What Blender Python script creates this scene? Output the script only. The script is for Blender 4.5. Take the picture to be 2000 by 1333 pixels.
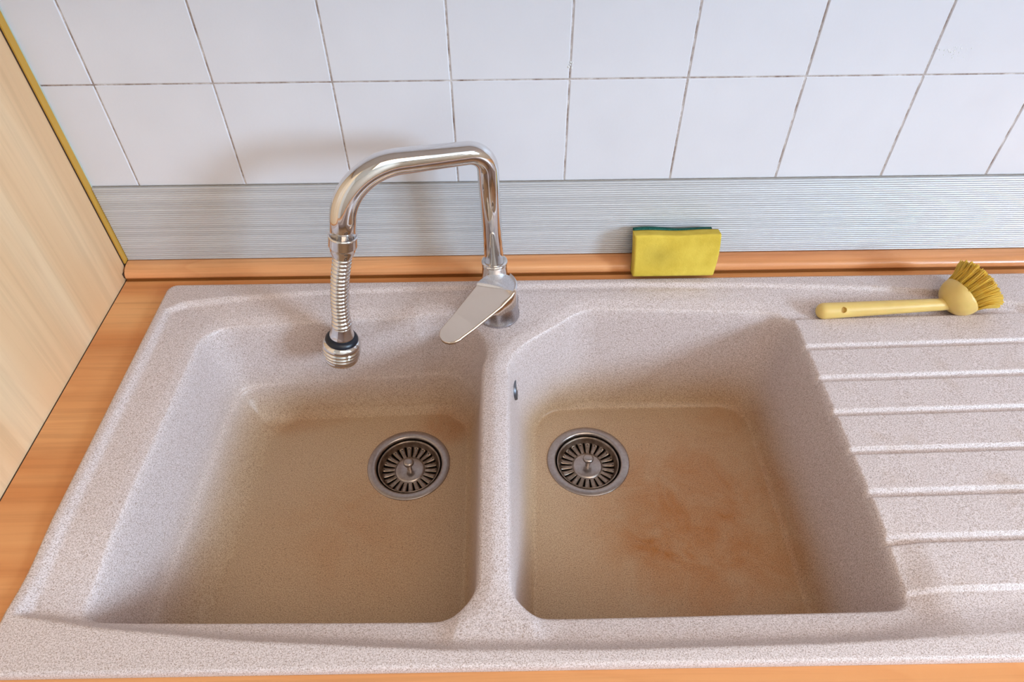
import bpy, bmesh, math, random
import numpy as np
from mathutils import Vector, Matrix

S = bpy.context.scene
COL = S.collection
for o in list(bpy.data.objects):
    bpy.data.objects.remove(o)
Z0 = 0.90                      # height of the worktop above the floor
random.seed(7)

# ------------------------------------------------------------------ camera
F_PX = 1351.27
cam_d = bpy.data.cameras.new('camera')
cam_d.sensor_fit = 'HORIZONTAL'
cam_d.sensor_width = 36.0
cam_d.lens = F_PX * 36.0 / 2000.0
cam_d.clip_start = 0.01
cam = bpy.data.objects.new('camera', cam_d)
COL.objects.link(cam)
pitch, roll, yaw = 0.7974, -0.0085, -0.0085
M = (Matrix.Rotation(yaw, 4, 'Z') @ Matrix.Rotation(math.pi / 2 - pitch, 4, 'X') @ Matrix.Rotation(roll, 4, 'Z'))
M.translation = Vector((0.5174, -0.8469, Z0 + 0.6927))
cam.matrix_world = M
S.camera = cam

# ------------------------------------------------------------------ world, window light, exposure
S.view_settings.view_transform = 'Standard'
S.view_settings.look = 'None'
S.view_settings.gamma = 1.0
S.view_settings.use_curve_mapping = False
S.view_settings.exposure = 0.10
S.cycles.glossy_bounces = 10

W = bpy.data.worlds.new('world')
S.world = W
W.use_nodes = True
W.node_tree.nodes['Background'].inputs[0].default_value = (0.75, 0.87, 1.0, 1)
W.node_tree.nodes['Background'].inputs[1].default_value = 2.0

WIN = dict(x=2.8, y0=-2.25, y1=-1.40, z0=Z0 + 0.68, z1=Z0 + 1.42)


def area(name, loc, direction, sx, sy, power, color):
    d = bpy.data.lights.new(name, 'AREA')
    d.shape = 'RECTANGLE'
    d.size, d.size_y = sx, sy
    d.energy = power
    d.color = color
    o = bpy.data.objects.new(name, d)
    o.location = loc
    o.rotation_euler = Vector(direction).to_track_quat('-Z', 'Y').to_euler()
    COL.objects.link(o)
    return o


area('window_daylight', (WIN['x'] + 0.20, (WIN['y0'] + WIN['y1']) / 2, (WIN['z0'] + WIN['z1']) / 2),
     (-1, 0, 0), 0.85, 0.74, 161, (0.555, 0.77, 1.0))
area('ceiling_fill_light', (1.0, -1.4, Z0 + 1.52), (0, 0, -1), 1.0, 1.0, 9.8, (1.0, 0.765, 0.54))  # warm fill added out of view to lift the shaded areas


# ------------------------------------------------------------------ helpers
def tag(o, label=None, cat=None, group=None, kind=None):
    if label: o['label'] = label
    if cat: o['category'] = cat
    if group: o['group'] = group
    if kind: o['kind'] = kind
    return o


def empty(name, loc):
    o = bpy.data.objects.new(name, None)
    o.location = (loc[0], loc[1], loc[2] + Z0)
    o.empty_display_size = 0.02
    COL.objects.link(o)
    return o


class MB:
    """collects vertices and faces in worktop coordinates (z = 0 is the worktop)"""

    def __init__(s):
        s.v = []; s.f = []; s.m = []; s.sm = []

    def add(s, verts, faces, mi=0, smooth=True):
        b = len(s.v)
        s.v += [tuple(map(float, p)) for p in verts]
        for f in faces:
            s.f.append(tuple(b + i for i in f)); s.m.append(mi); s.sm.append(smooth)

    def box(s, a, b, mi=0):
        x0, y0, z0 = a; x1, y1, z1 = b
        v = [(x0, y0, z0), (x1, y0, z0), (x1, y1, z0), (x0, y1, z0), (x0, y0, z1), (x1, y0, z1), (x1, y1, z1), (x0, y1, z1)]
        s.add(v, [(0, 3, 2, 1), (4, 5, 6, 7), (0, 1, 5, 4), (1, 2, 6, 5), (2, 3, 7, 6), (3, 0, 4, 7)], mi, False)

    def sweep(s, pts, radii, n=32, mi=0, caps=True, smooth=True, ell=1.0):
        pts = [Vector(p) for p in pts]
        T = []
        for i in range(len(pts)):
            t = pts[min(i + 1, len(pts) - 1)] - pts[max(i - 1, 0)]
            T.append(t.normalized())
        ref = Vector((0, 1, 0)) if abs(T[0].y) < 0.9 else Vector((1, 0, 0))
        nrm = (ref - T[0] * ref.dot(T[0])).normalized()
        verts = []
        for i, p in enumerate(pts):
            nrm = (nrm - T[i] * nrm.dot(T[i])).normalized()
            bn = T[i].cross(nrm)
            for k in range(n):
                a = 2 * math.pi * k / n
                verts.append(p + (nrm * math.cos(a) + bn * math.sin(a) * ell) * radii[i])
        faces = []
        for i in range(len(pts) - 1):
            for k in range(n):
                k2 = (k + 1) % n
                faces.append((i * n + k, i * n + k2, (i + 1) * n + k2, (i + 1) * n + k))
        if caps:
            faces.append(tuple(reversed(range(n))))
            L = (len(pts) - 1) * n
            faces.append(tuple(L + k for k in range(n)))
        s.add(verts, faces, mi, smooth)

    def lathe(s, c, prof, n=64, axis=(0, 0, 1), mi=0):
        """prof: list of (r, h) along the axis from point c; r = 0 ends close with a fan"""
        ax = Vector(axis).normalized()
        ref = Vector((1, 0, 0)) if abs(ax.x) < 0.9 else Vector((0, 1, 0))
        u = (ref - ax * ref.dot(ax)).normalized(); w = ax.cross(u)
        c = Vector(c)
        verts = []; rows = []
        for r, h in prof:
            if r <= 1e-7:
                rows.append([len(verts)]); verts.append(c + ax * h)
            else:
                row = []
                for k in range(n):
                    a = 2 * math.pi * k / n
                    row.append(len(verts))
                    verts.append(c + ax * h + (u * math.cos(a) + w * math.sin(a)) * r)
                rows.append(row)
        faces = []
        for A, B in zip(rows[:-1], rows[1:]):
            for k in range(n):
                k2 = (k + 1) % n
                if len(A) == 1 and len(B) == 1: continue
                if len(A) == 1: faces.append((A[0], B[k2], B[k]))
                elif len(B) == 1: faces.append((A[k], A[k2], B[0]))
                else: faces.append((A[k], A[k2], B[k2], B[k]))
        s.add(verts, faces, mi)

    def build(s, name, mats, parent=None, origin=None, recalc=True):
        if not isinstance(mats, (list, tuple)): mats = [mats]
        v = np.array(s.v)
        if parent is not None:
            o0 = np.array(parent['_o'])
        elif origin is not None:
            o0 = np.array(origin)
        else:
            o0 = np.array([(v[:, 0].min() + v[:, 0].max()) / 2, (v[:, 1].min() + v[:, 1].max()) / 2, v[:, 2].min()])
        me = bpy.data.meshes.new(name)
        me.from_pydata((v - o0).tolist(), [], s.f)
        me.polygons.foreach_set('material_index', s.m)
        me.polygons.foreach_set('use_smooth', s.sm)
        for m in mats: me.materials.append(m)
        me.update()
        if recalc:
            bm = bmesh.new(); bm.from_mesh(me)
            bmesh.ops.recalc_face_normals(bm, faces=bm.faces)
            bm.to_mesh(me); bm.free()
        o = bpy.data.objects.new(name, me)
        COL.objects.link(o)
        if parent is not None:
            o.parent = parent
        else:
            o.location = (o0[0], o0[1], o0[2] + Z0)
        ORG[name] = o0
        ORGO[o] = o0
        return o


ORG = {}; ORGO = {}


def root(name, loc, label, cat, group=None):
    o = empty(name, loc)
    o['_o'] = list(loc)
    return tag(o, label, cat, group)


def sub(parent_part, root_o):
    """lets a part be a parent of sub-parts (same origin as its root)"""
    parent_part['_o'] = list(root_o['_o'])
    return parent_part


def bevel(o, w, seg=3, angle=35):
    m = o.modifiers.new('bevel', 'BEVEL')
    m.width = w; m.segments = seg; m.limit_method = 'ANGLE'; m.angle_limit = math.radians(angle)
    m.harden_normals = False
    return o


# ------------------------------------------------------------------ materials
def lin(r, g, b):
    def c(x):
        x /= 255.0
        return x / 12.92 if x <= 0.04045 else ((x + 0.055) / 1.055) ** 2.4
    return (c(r), c(g), c(b), 1.0)


class NT:
    def __init__(s, name):
        s.mat = bpy.data.materials.new(name); s.mat.use_nodes = True
        s.t = s.mat.node_tree; s.b = s.t.nodes['Principled BSDF']

    def n(s, typ, **kw):
        nd = s.t.nodes.new(typ)
        for k, v in kw.items():
            if k.startswith('i_'):
                key = k[2:]
                nd.inputs[int(key) if key.isdigit() else key.replace('_', ' ')].default_value = v
            else: setattr(nd, k, v)
        return nd

    def l(s, a, b): s.t.links.new(a, b)

    def coord(s, scale=(1, 1, 1), loc=(0, 0, 0), out='Object'):
        tc = s.n('ShaderNodeTexCoord'); mp = s.n('ShaderNodeMapping')
        mp.inputs['Scale'].default_value = scale; mp.inputs['Location'].default_value = loc
        s.l(tc.outputs[out], mp.inputs['Vector'])
        return mp.outputs['Vector']

    def noise(s, vec, scale, detail=3, rough=0.5, dist=0.0):
        nd = s.n('ShaderNodeTexNoise'); s.l(vec, nd.inputs['Vector'])
        nd.inputs['Scale'].default_value = scale; nd.inputs['Detail'].default_value = detail
        nd.inputs['Roughness'].default_value = rough; nd.inputs['Distortion'].default_value = dist
        return nd.outputs['Fac']

    def ramp(s, fac, stops, interp='LINEAR'):
        r = s.n('ShaderNodeValToRGB'); s.l(fac, r.inputs['Fac'])
        cr = r.color_ramp; cr.interpolation = interp
        while len(cr.elements) > 1: cr.elements.remove(cr.elements[-1])
        cr.elements[0].position = stops[0][0]; cr.elements[0].color = stops[0][1]
        for p, c in stops[1:]:
            e = cr.elements.new(p); e.color = c
        return r.outputs['Color']

    def mix(s, fac, a, b, mode='MIX'):
        m = s.n('ShaderNodeMix', data_type='RGBA', blend_type=mode)
        for sock, v in ((m.inputs[0], fac), (m.inputs[6], a), (m.inputs[7], b)):
            if isinstance(v, (int, float, tuple)): sock.default_value = v
            else: s.l(v, sock)
        return m.outputs[2]

    def math(s, op, a, b=None, c=None, clamp=False):
        m = s.n('ShaderNodeMath', operation=op, use_clamp=clamp)
        for i, v in enumerate((a, b, c)):
            if v is None: continue
            if isinstance(v, (int, float)): m.inputs[i].default_value = v
            else: s.l(v, m.inputs[i])
        return m.outputs[0]

    def bump(s, h, strength=0.3, dist=0.001):
        b = s.n('ShaderNodeBump'); b.inputs['Strength'].default_value = strength
        b.inputs['Distance'].default_value = dist
        s.l(h, b.inputs['Height']); s.l(b.outputs['Normal'], s.b.inputs['Normal'])

    def set(s, color=None, rough=None, metal=None, **kw):
        if color is not None:
            if isinstance(color, tuple): s.b.inputs['Base Color'].default_value = color
            else: s.l(color, s.b.inputs['Base Color'])
        if rough is not None:
            if isinstance(rough, (int, float)): s.b.inputs['Roughness'].default_value = rough
            else: s.l(rough, s.b.inputs['Roughness'])
        if metal is not None: s.b.inputs['Metallic'].default_value = metal
        for k, v in kw.items(): s.b.inputs[k.replace('_', ' ')].default_value = v
        return s.mat


def m_plain(name, color, rough=0.5, metal=0.0, nscale=60, amt=0.06):
    t = NT(name); v = t.coord()
    n = t.noise(v, nscale, 3)
    dark = tuple(c * (1 - amt * 2) for c in color[:3]) + (1,)
    c = t.mix(n, dark, color)
    return t.set(c, rough, metal)


def m_wood(name, light, mid, dark, grain='x', rough=0.38, scale=1.0, streak=1.0):
    t = NT(name)
    a, b = 1.2 * scale, 26.0 * scale
    sc = {'x': (a, b, b), 'y': (b, a, b), 'z': (b, b, a)}[grain]
    v = t.coord(sc)
    big = t.noise(v, 0.42, 2, 0.5, 1.2)
    sc2 = {'x': (a * 2.2, b * 4, b * 4), 'y': (b * 4, a * 2.2, b * 4), 'z': (b * 4, b * 4, a * 2.2)}[grain]
    v2 = t.coord(sc2)
    fine = t.noise(v2, 1.0, 4, 0.65)
    # cathedral figure: rings of a slowly varying field
    sc3 = {'x': (0.9, 7, 7), 'y': (7, 0.9, 7), 'z': (7, 7, 0.9)}[grain]
    f3 = t.noise(t.coord(tuple(k * scale for k in sc3)), 1.0, 1, 0.4, 0.35)
    rings = t.math('FRACT', t.math('MULTIPLY', f3, 13.0))
    ringd = t.ramp(rings, [(0.0, (0, 0, 0, 1)), (0.75, (0.25,) * 3 + (1,)), (0.95, (1, 1, 1, 1)), (1.0, (0, 0, 0, 1))])
    c = t.ramp(big, [(0.30, dark), (0.50, mid), (0.68, light)])
    c = t.mix(t.math('MULTIPLY', ringd, 0.28 * streak), c, dark)
    pores = t.ramp(fine, [(0.34, (0.62, 0.55, 0.48, 1)), (0.52, (1, 1, 1, 1))])
    c = t.mix(0.42 * streak, c, pores, 'MULTIPLY')
    t.bump(fine, 0.05, 0.0004)
    return t.set(c, rough)


M_work = m_wood('beech_worktop', lin(234, 172, 114), lin(225, 156, 98), lin(210, 134, 76), 'x', 0.36, 1.0, 0.8)
M_up = m_wood('beech_upstand', lin(242, 178, 124), lin(232, 162, 108), lin(212, 134, 84), 'x', 0.26)
M_panel = m_wood('maple_panel', lin(238, 206, 166), lin(234, 196, 153), lin(222, 176, 130), 'z', 0.42, 0.7, 0.55)
M_seal = m_plain('brown_seal', lin(140, 82, 30), 0.5)
M_gap = m_plain('dark_joint', lin(70, 48, 34), 0.8)
M_gold = m_plain('ochre_edging', lin(208, 156, 56), 0.45)
M_silicone = m_plain('pale_sealant', lin(205, 214, 200), 0.4)
M_paint = m_plain('beige_paint', lin(222, 208, 192), 0.9, 0, 4, 0.02)
M_ceil = m_plain('ceiling_paint', lin(240, 236, 228), 0.95, 0, 4, 0.02)
M_floor = m_wood('oak_floor', lin(190, 150, 108), lin(170, 128, 88), lin(140, 100, 66), 'y', 0.4)
M_wframe = m_plain('white_window_frame', lin(236, 236, 234), 0.4)

# chrome and steel
t = NT('chrome'); n_ = t.noise(t.coord(), 120, 2)
M_chrome = t.set(lin(226, 224, 224), t.math('MULTIPLY_ADD', n_, 0.05, 0.035), 1.0)
t = NT('pale_worn_chrome'); n_ = t.noise(t.coord((60, 60, 200)), 10, 3, 0.7)
M_palechrome = t.set(t.ramp(n_, [(0.3, lin(206, 206, 212)), (0.7, lin(236, 236, 242))]), 0.38, 0.85)
t = NT('scratched_chrome'); n_ = t.noise(t.coord((40, 300, 40)), 8, 3, 0.7)
M_lever = t.set(lin(226, 210, 194), t.math('MULTIPLY_ADD', n_, 0.12, 0.05), 1.0)  # beige reflection tinted into the base colour; scratches vary the roughness
t = NT('worn_chrome'); n_ = t.noise(t.coord(), 700, 3, 0.7)
M_dullchrome = t.set(t.ramp(n_, [(0.3, lin(150, 150, 156)), (0.7, lin(214, 214, 220))]), 0.22, 1.0)
t = NT('stainless_steel'); n_ = t.noise(t.coord(), 260, 4, 0.6)
M_steel = t.set(t.ramp(n_, [(0.3, lin(164, 152, 146)), (0.7, lin(180, 170, 165))]), t.math('MULTIPLY_ADD', n_, 0.06, 0.27), 1.0)
t = NT('tarnished_steel'); n_ = t.noise(t.coord(), 120, 4, 0.6)
M_steel2 = t.set(t.ramp(n_, [(0.3, lin(120, 102, 86)), (0.7, lin(166, 150, 138))]), 0.34, 1.0)
M_black = m_plain('black_drain_dark', lin(16, 13, 11), 0.7)
M_rubber = m_plain('black_rubber', lin(22, 26, 38), 0.35)
M_shadowcup = m_plain('drain_inside', lin(24, 17, 13), 0.8)

# ribbed aluminium splash strip
t = NT('ribbed_aluminium')
v = t.coord((0.25, 3, 200)); n_ = t.noise(v, 1.0, 1, 0.5)
M_alu = t.set(t.ramp(n_, [(0.3, lin(196, 197, 201)), (0.7, lin(216, 217, 221))]), 0.45, 0.35)

# glazed wall tile
t = NT('white_tile'); v = t.coord()
n1 = t.noise(v, 260, 4, 0.65); n2 = t.noise(v, 9, 2)
c = t.ramp(n2, [(0.3, lin(227, 225, 231)), (0.7, lin(232, 230, 236))])
t.bump(n1, 0.16, 0.0006)
M_tile = t.set(c, 0.42)
t = NT('tile_grout'); n1 = t.noise(t.coord(), 45, 4, 0.7)
M_grout = t.set(t.ramp(n1, [(0.32, lin(128, 104, 94)), (0.46, lin(176, 160, 152)), (0.64, lin(222, 214, 212))]), 0.9)
M_white = m_plain('dried_paint_fleck', lin(250, 250, 250), 0.6)

# speckled composite sink
SINK_O = (0.6655, -0.329, 0.0)


def sink_mat():
    t = NT('speckled_composite')
    v = t.coord((1, 1, 1), SINK_O)                   # object coordinates moved back to worktop coordinates
    g1 = t.noise(v, 700, 2, 0.6)
    g2 = t.noise(v, 1050, 1, 0.5)
    g3 = t.noise(v, 480, 1, 0.5)
    base = t.ramp(g1, [(0.34, lin(180, 156, 144)), (0.46, lin(208, 191, 187)), (0.62, lin(230, 215, 213))])
    darkm = t.ramp(g2, [(0.335, (1, 1, 1, 1)), (0.375, (0, 0, 0, 1))])
    c = t.mix(t.math('MULTIPLY', darkm, 0.7), base, lin(118, 92, 78))
    dark2 = t.ramp(g3, [(0.29, (1, 1, 1, 1)), (0.32, (0, 0, 0, 1))])
    c = t.mix(t.math('MULTIPLY', dark2, 0.4), c, lin(104, 84, 74))
    # brown film in both bowls: water stain plus warm wall shade painted in; stain blotches
    sx = t.n('ShaderNodeSeparateXYZ'); t.l(v, sx.inputs[0])
    X, Y, Z = sx.outputs

    def sstep(x, a, b):
        m = t.n('ShaderNodeMapRange', interpolation_type='SMOOTHSTEP'); t.l(x, m.inputs[0])
        m.inputs[1].default_value = a; m.inputs[2].default_value = b
        return m.outputs[0]
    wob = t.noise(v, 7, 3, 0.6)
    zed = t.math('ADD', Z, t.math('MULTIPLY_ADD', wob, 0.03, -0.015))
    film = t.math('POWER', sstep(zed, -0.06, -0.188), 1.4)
    c = t.mix(t.math('MULTIPLY', film, STAIN_SHADE_FILM), c, lin(222, 196, 144), 'MULTIPLY')

    def blob(cx, cy, rx, ry, ang=0.0):
        ca, sa = math.cos(ang), math.sin(ang)
        dx = t.math('SUBTRACT', X, cx); dy = t.math('SUBTRACT', Y, cy)
        u = t.math('ADD', t.math('MULTIPLY', dx, ca / rx), t.math('MULTIPLY', dy, sa / rx))
        w = t.math('ADD', t.math('MULTIPLY', dx, -sa / ry), t.math('MULTIPLY', dy, ca / ry))
        d = t.math('SQRT', t.math('ADD', t.math('MULTIPLY', u, u), t.math('MULTIPLY', w, w)))
        return sstep(d, 1.0, 0.15)
    n1 = t.noise(v, 16, 5, 0.65, 0.6)
    nn = t.ramp(n1, [(0.34, (0, 0, 0, 1)), (0.66, (1, 1, 1, 1))])
    deep = sstep(Z, -0.12, -0.165)
    blobs = [(0.735, -0.385, 0.14, 0.10, -0.5, 1.0), (0.79, -0.36, 0.25, 0.25, 0.0, 0.85), (0.85, -0.19, 0.10, 0.09, 0.0, 0.45),
             (0.83, -0.43, 0.11, 0.08, 0.0, 0.5),
             (0.634, -0.245, 0.085, 0.085, 0.0, 0.35), (0.42, -0.18, 0.06, 0.05, 0.0, 0.75), (0.365, -0.245, 0.08, 0.08, 0.0, 0.35),
             (0.31, -0.31, 0.10, 0.02, 0.5, 0.45), (0.30, -0.36, 0.17, 0.15, 0.0, 0.32), (0.2, -0.17, 0.10, 0.03, 0.2, 0.35)]
    tot = None
    for (cx, cy, rx, ry, a, k) in blobs:
        b = t.math('MULTIPLY', blob(cx, cy, rx, ry, a), k)
        tot = b if tot is None else t.math('MAXIMUM', tot, b)
    st = t.math('MULTIPLY', t.math('MULTIPLY', tot, deep), t.math('MULTIPLY_ADD', nn, 0.6, 0.4))
    c = t.mix(st, c, lin(228, 168, 82), 'MULTIPLY')
    # faint tan smears on the drainer
    sm = t.math('MULTIPLY', t.ramp(t.noise(v, 18, 3, 0.6), [(0.58, (0, 0, 0, 1)), (0.72, (1, 1, 1, 1))]), 0.22)
    c = t.mix(t.math('MULTIPLY', sm, sstep(X, 0.93, 0.97)), c, lin(214, 190, 150), 'MULTIPLY')
    t.bump(g1, 0.10, 0.0004)
    return t.set(c, 0.42)


STAIN_SHADE_FILM = 0.85  # strength of the film, stain and painted shade together
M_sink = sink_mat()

t = NT('yellow_foam'); v = t.coord()
n1 = t.noise(v, 420, 3, 0.7); n2 = t.noise(v, 26, 3, 0.6); n3 = t.noise(v, 1100, 2, 0.6)
c = t.ramp(n2, [(0.35, lin(212, 180, 62)), (0.6, lin(228, 198, 78))])
sx = t.n('ShaderNodeSeparateXYZ'); t.l(v, sx.inputs[0])
dx = t.math('ADD', sx.outputs[0], 0.024); dz = t.math('ADD', sx.outputs[2], -0.040)
d = t.math('SQRT', t.math('ADD', t.math('MULTIPLY', dx, dx), t.math('MULTIPLY', t.math('MULTIPLY', dz, dz), 2.0)))
sp = t.ramp(t.math('ADD', d, t.math('MULTIPLY', t.noise(v, 60, 3), 0.02)), [(0.006, (1, 1, 1, 1)), (0.042, (0, 0, 0, 1))])
c = t.mix(t.math('MULTIPLY', sp, 0.55), c, lin(160, 136, 48))
wet = t.ramp(t.math('ADD', sx.outputs[2], t.math('MULTIPLY', t.noise(v, 120, 2), 0.005)), [(0.008, (1, 1, 1, 1)), (0.0125, (0, 0, 0, 1))])
c = t.mix(t.math('MULTIPLY', wet, 0.6), c, lin(150, 140, 20))
t.bump(n1, 0.5, 0.0012)
M_foam = t.set(c, 0.95)
t = NT('green_scourer'); v = t.coord(); n1 = t.noise(v, 900, 3, 0.7)
t.bump(n1, 0.8, 0.001)
M_green = t.set(t.ramp(n1, [(0.35, lin(10, 62, 54)), (0.65, lin(40, 122, 108))]), 0.95)

t = NT('cream_plastic'); n1 = t.noise(t.coord(), 25, 3)
M_cream = t.set(t.ramp(n1, [(0.3, lin(220, 184, 106)), (0.7, lin(230, 196, 116))]), 0.36, 0.0, Subsurface_Weight=0.12, Subsurface_Scale=0.004)
t = NT('yellow_bristle'); n1 = t.noise(t.coord(), 160, 2)
M_brist = t.set(t.ramp(n1, [(0.3, lin(255, 217, 88)), (0.7, lin(255, 230, 118))]), 0.4, 0.0)
tl_ = t.n('ShaderNodeBsdfTranslucent'); tl_.inputs['Color'].default_value = lin(255, 229, 120)
mx_ = t.n('ShaderNodeMixShader'); mx_.inputs[0].default_value = 0.58
t.l(t.b.outputs[0], mx_.inputs[1]); t.l(tl_.outputs[0], mx_.inputs[2])
t.l(mx_.outputs[0], t.t.nodes['Material Output'].inputs['Surface'])
M_holed = m_plain('tuft_plate', lin(214, 176, 50), 0.5)

t = NT('window_glass')
tr = t.n('ShaderNodeBsdfTransparent'); gl = t.n('ShaderNodeBsdfGlossy'); gl.inputs['Roughness'].default_value = 0.02
mx = t.n('ShaderNodeMixShader'); mx.inputs[0].default_value = 0.06
t.l(tr.outputs[0], mx.inputs[1]); t.l(gl.outputs[0], mx.inputs[2])
t.l(mx.outputs[0], t.t.nodes['Material Output'].inputs['Surface'])
M_glass = t.mat

t = NT('fill_diffuser')
t.set(lin(255, 250, 240), 0.6)
t.b.inputs['Emission Color'].default_value = (1.0, 0.88, 0.72, 1); t.b.inputs['Emission Strength'].default_value = 1.2
M_diff = t.mat

# ------------------------------------------------------------------ setting
XL = -0.0694                                            # face of the tall side panel
RX, RY = 2.8, -3.1                                      # right wall, front wall
CEIL = 1.62


def struct(o): return tag(o, kind='structure')


m = MB(); m.box((-0.75, RY, -Z0 - 0.05), (RX, 0.012, -Z0)); struct(m.build('floor', M_floor))
m = MB(); m.box((-0.75, RY, CEIL), (RX, 0.012, CEIL + 0.05)); struct(m.build('ceiling', M_ceil))
m = MB(); m.box((-0.85, RY, -Z0), (-0.75, 0.012, CEIL)); struct(m.build('wall_left', M_paint))
m = MB(); m.box((-0.75, RY - 0.1, -Z0), (RX, RY, CEIL)); struct(m.build('wall_front', M_paint))
m = MB()
wz0, wz1 = WIN['z0'] - Z0, WIN['z1'] - Z0
m.box((RX, RY, -Z0), (RX + 0.16, 0.012, wz0)); m.box((RX, RY, wz1), (RX + 0.16, 0.012, CEIL))
m.box((RX, RY, wz0), (RX + 0.16, WIN['y0'], wz1)); m.box((RX, WIN['y1'], wz0), (RX + 0.16, 0.012, wz1))
struct(m.build('wall_right', M_paint))

# window in the right wall
m = MB()
y0, y1 = WIN['y0'], WIN['y1']
fw = 0.05
xa, xb = RX + 0.05, RX + 0.10
m.box((xa, y0, wz0), (xb, y1, wz0 + fw)); m.box((xa, y0, wz1 - fw), (xb, y1, wz1))
m.box((xa, y0, wz0 + fw), (xb, y0 + fw, wz1 - fw)); m.box((xa, y1 - fw, wz0 + fw), (xb, y1, wz1 - fw))
m.box((xa, (y0 + y1) / 2 - 0.03, wz0 + fw), (xb, (y0 + y1) / 2 + 0.03, wz1 - fw))
wf = m.build('window_1', M_wframe); struct(wf)
wf['_o'] = ORGO[wf].tolist()
m = MB(); m.box((xa + 0.02, y0 + fw, wz0 + fw), (xa + 0.024, y1 - fw, wz1 - fw)); m.build('window_pane', M_glass, wf)

# back wall: plaster core and tiles laid in grout, all one surface
T = 0.15
ZB, ZM = 0.1492, 0.2974
m = MB()
m.box((-0.75, 0.0062, -Z0), (RX, 0.10, CEIL), 0)
m.box((XL, 0.0012, ZB - 0.004), (RX, 0.0062, ZM + 5 * T), 1)
rows = [(ZB + 0.0004, ZM)] + [(ZM + i * T, ZM + (i + 1) * T) for i in range(5)]
gw = 0.0009
rt = random.Random(3)
# measured joints of the bottom row, then the regular pitch
xs = [XL] + [i * T for i in range(0, 19)] + [RX]
for ri, (za, zb) in enumerate(rows):
    for a, b in zip(xs[:-1], xs[1:]):
        if b - a < 0.01: continue
        j = rt.uniform(-0.0003, 0.0003)
        x0_, x1_ = a + gw + (0 if a != XL else -gw), b - gw
        z0_, z1_ = za + (gw if ri else 0.0), zb - gw
        yb, yf, e = 0.003, 0.0 + abs(j), 0.0011
        v = [(x0_, yb, z0_), (x1_, yb, z0_), (x1_, yb, z1_), (x0_, yb, z1_),
             (x0_, yf + e, z0_), (x1_, yf + e, z0_), (x1_, yf + e, z1_), (x0_, yf + e, z1_),
             (x0_ + e, yf, z0_ + e), (x1_ - e, yf, z0_ + e), (x1_ - e, yf, z1_ - e), (x0_ + e, yf, z1_ - e)]
        f = [(8, 9, 10, 11)] + [(k, (k + 1) % 4, 4 + (k + 1) % 4, 4 + k) for k in range(4)] + \
            [(4 + k, 4 + (k + 1) % 4, 8 + (k + 1) % 4, 8 + k) for k in range(4)]
        m.add(v, f, 2, False)
struct(m.build('wall_back', [M_paint, M_grout, M_tile]))


# small flecks of dried paint / grout on the tiles and the joint above the strip
def fleck(mb, x, z, r, y=0.0, k=7):
    pts = []
    for i in range(k):
        a = 2 * math.pi * i / k
        rr = r * random.uniform(0.6, 1.2)
        pts.append((x + rr * math.cos(a), z + rr * math.sin(a)))
    c = len(pts)
    v = [(p[0], y, p[1]) for p in pts] + [(x + (p[0] - x) * 0.6, y - r * 0.4, z + (p[1] - z) * 0.6) for p in pts]
    f = [tuple(range(2 * c - 1, c - 1, -1))] + [(i, (i + 1) % c, c + (i + 1) % c, c + i) for i in range(c)]
    mb.add(v, f)


m = MB()
for (x, z, r) in [(0.6005, 0.3195, .0016), (0.5995, 0.3165, .0015), (0.5985, 0.3135, .0018), (0.602, 0.3125, .0016), (0.603, 0.3185, .0012)]:
    fleck(m, x, z, r)
tag(m.build('paint_fleck', M_white), 'small white fleck of dried paint on the tile above the right of the tap', 'paint fleck', kind='stuff')
m = MB()
for i in range(34):
    fleck(m, random.gauss(1.075, 0.010), random.gauss(0.3265, 0.006), random.uniform(.0004, .0011))
tag(m.build('paint_flecks', M_white), 'cluster of tiny white paint flecks on a tile at upper right', 'paint flecks', kind='stuff')

# ------------------------------------------------------------------ ribbed aluminium strip
m = MB()
za, zb = 0.0205, ZB
pitch_r = 0.0036
nr = int((zb - za) / pitch_r)
prof = [(-0.002, za)]
for i in range(nr):
    z = za + (zb - za) * i / nr; h = (zb - za) / nr
    prof += [(-0.0044, z + h * 0.10), (-0.0048, z + h * 0.30), (-0.0048, z + h * 0.55), (-0.0044, z + h * 0.72), (-0.0039, z + h * 0.80), (-0.0039, z + h * 0.94)]
prof += [(-0.002, zb)]
x0, x1 = XL + 0.004, RX - 0.001
v = [(x0, y, z) for y, z in prof] + [(x1, y, z) for y, z in prof]
k = len(prof)
f = [(i, i + 1, k + i + 1, k + i) for i in range(k - 1)] + [(k - 1, 0, k, 2 * k - 1), tuple(range(k - 1, -1, -1)), tuple(range(k, 2 * k))]
m.add(v, f, 0, False)
tag(m.build('splashback_strip', M_alu), 'ribbed grey aluminium strip along the foot of the white tiles', 'splashback')

# grey joint line between strip and tile
m = MB(); m.box((XL + 0.003, -0.0022, ZB + 0.0001), (RX - 0.001, 0.0, ZB + 0.0008))
tag(m.build('sealant_line', m_plain('grey_joint', lin(186, 178, 170), 0.8, 0, 60, 0.25)), 'thin grey joint line between ribbed strip and tiles', 'sealant')

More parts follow.
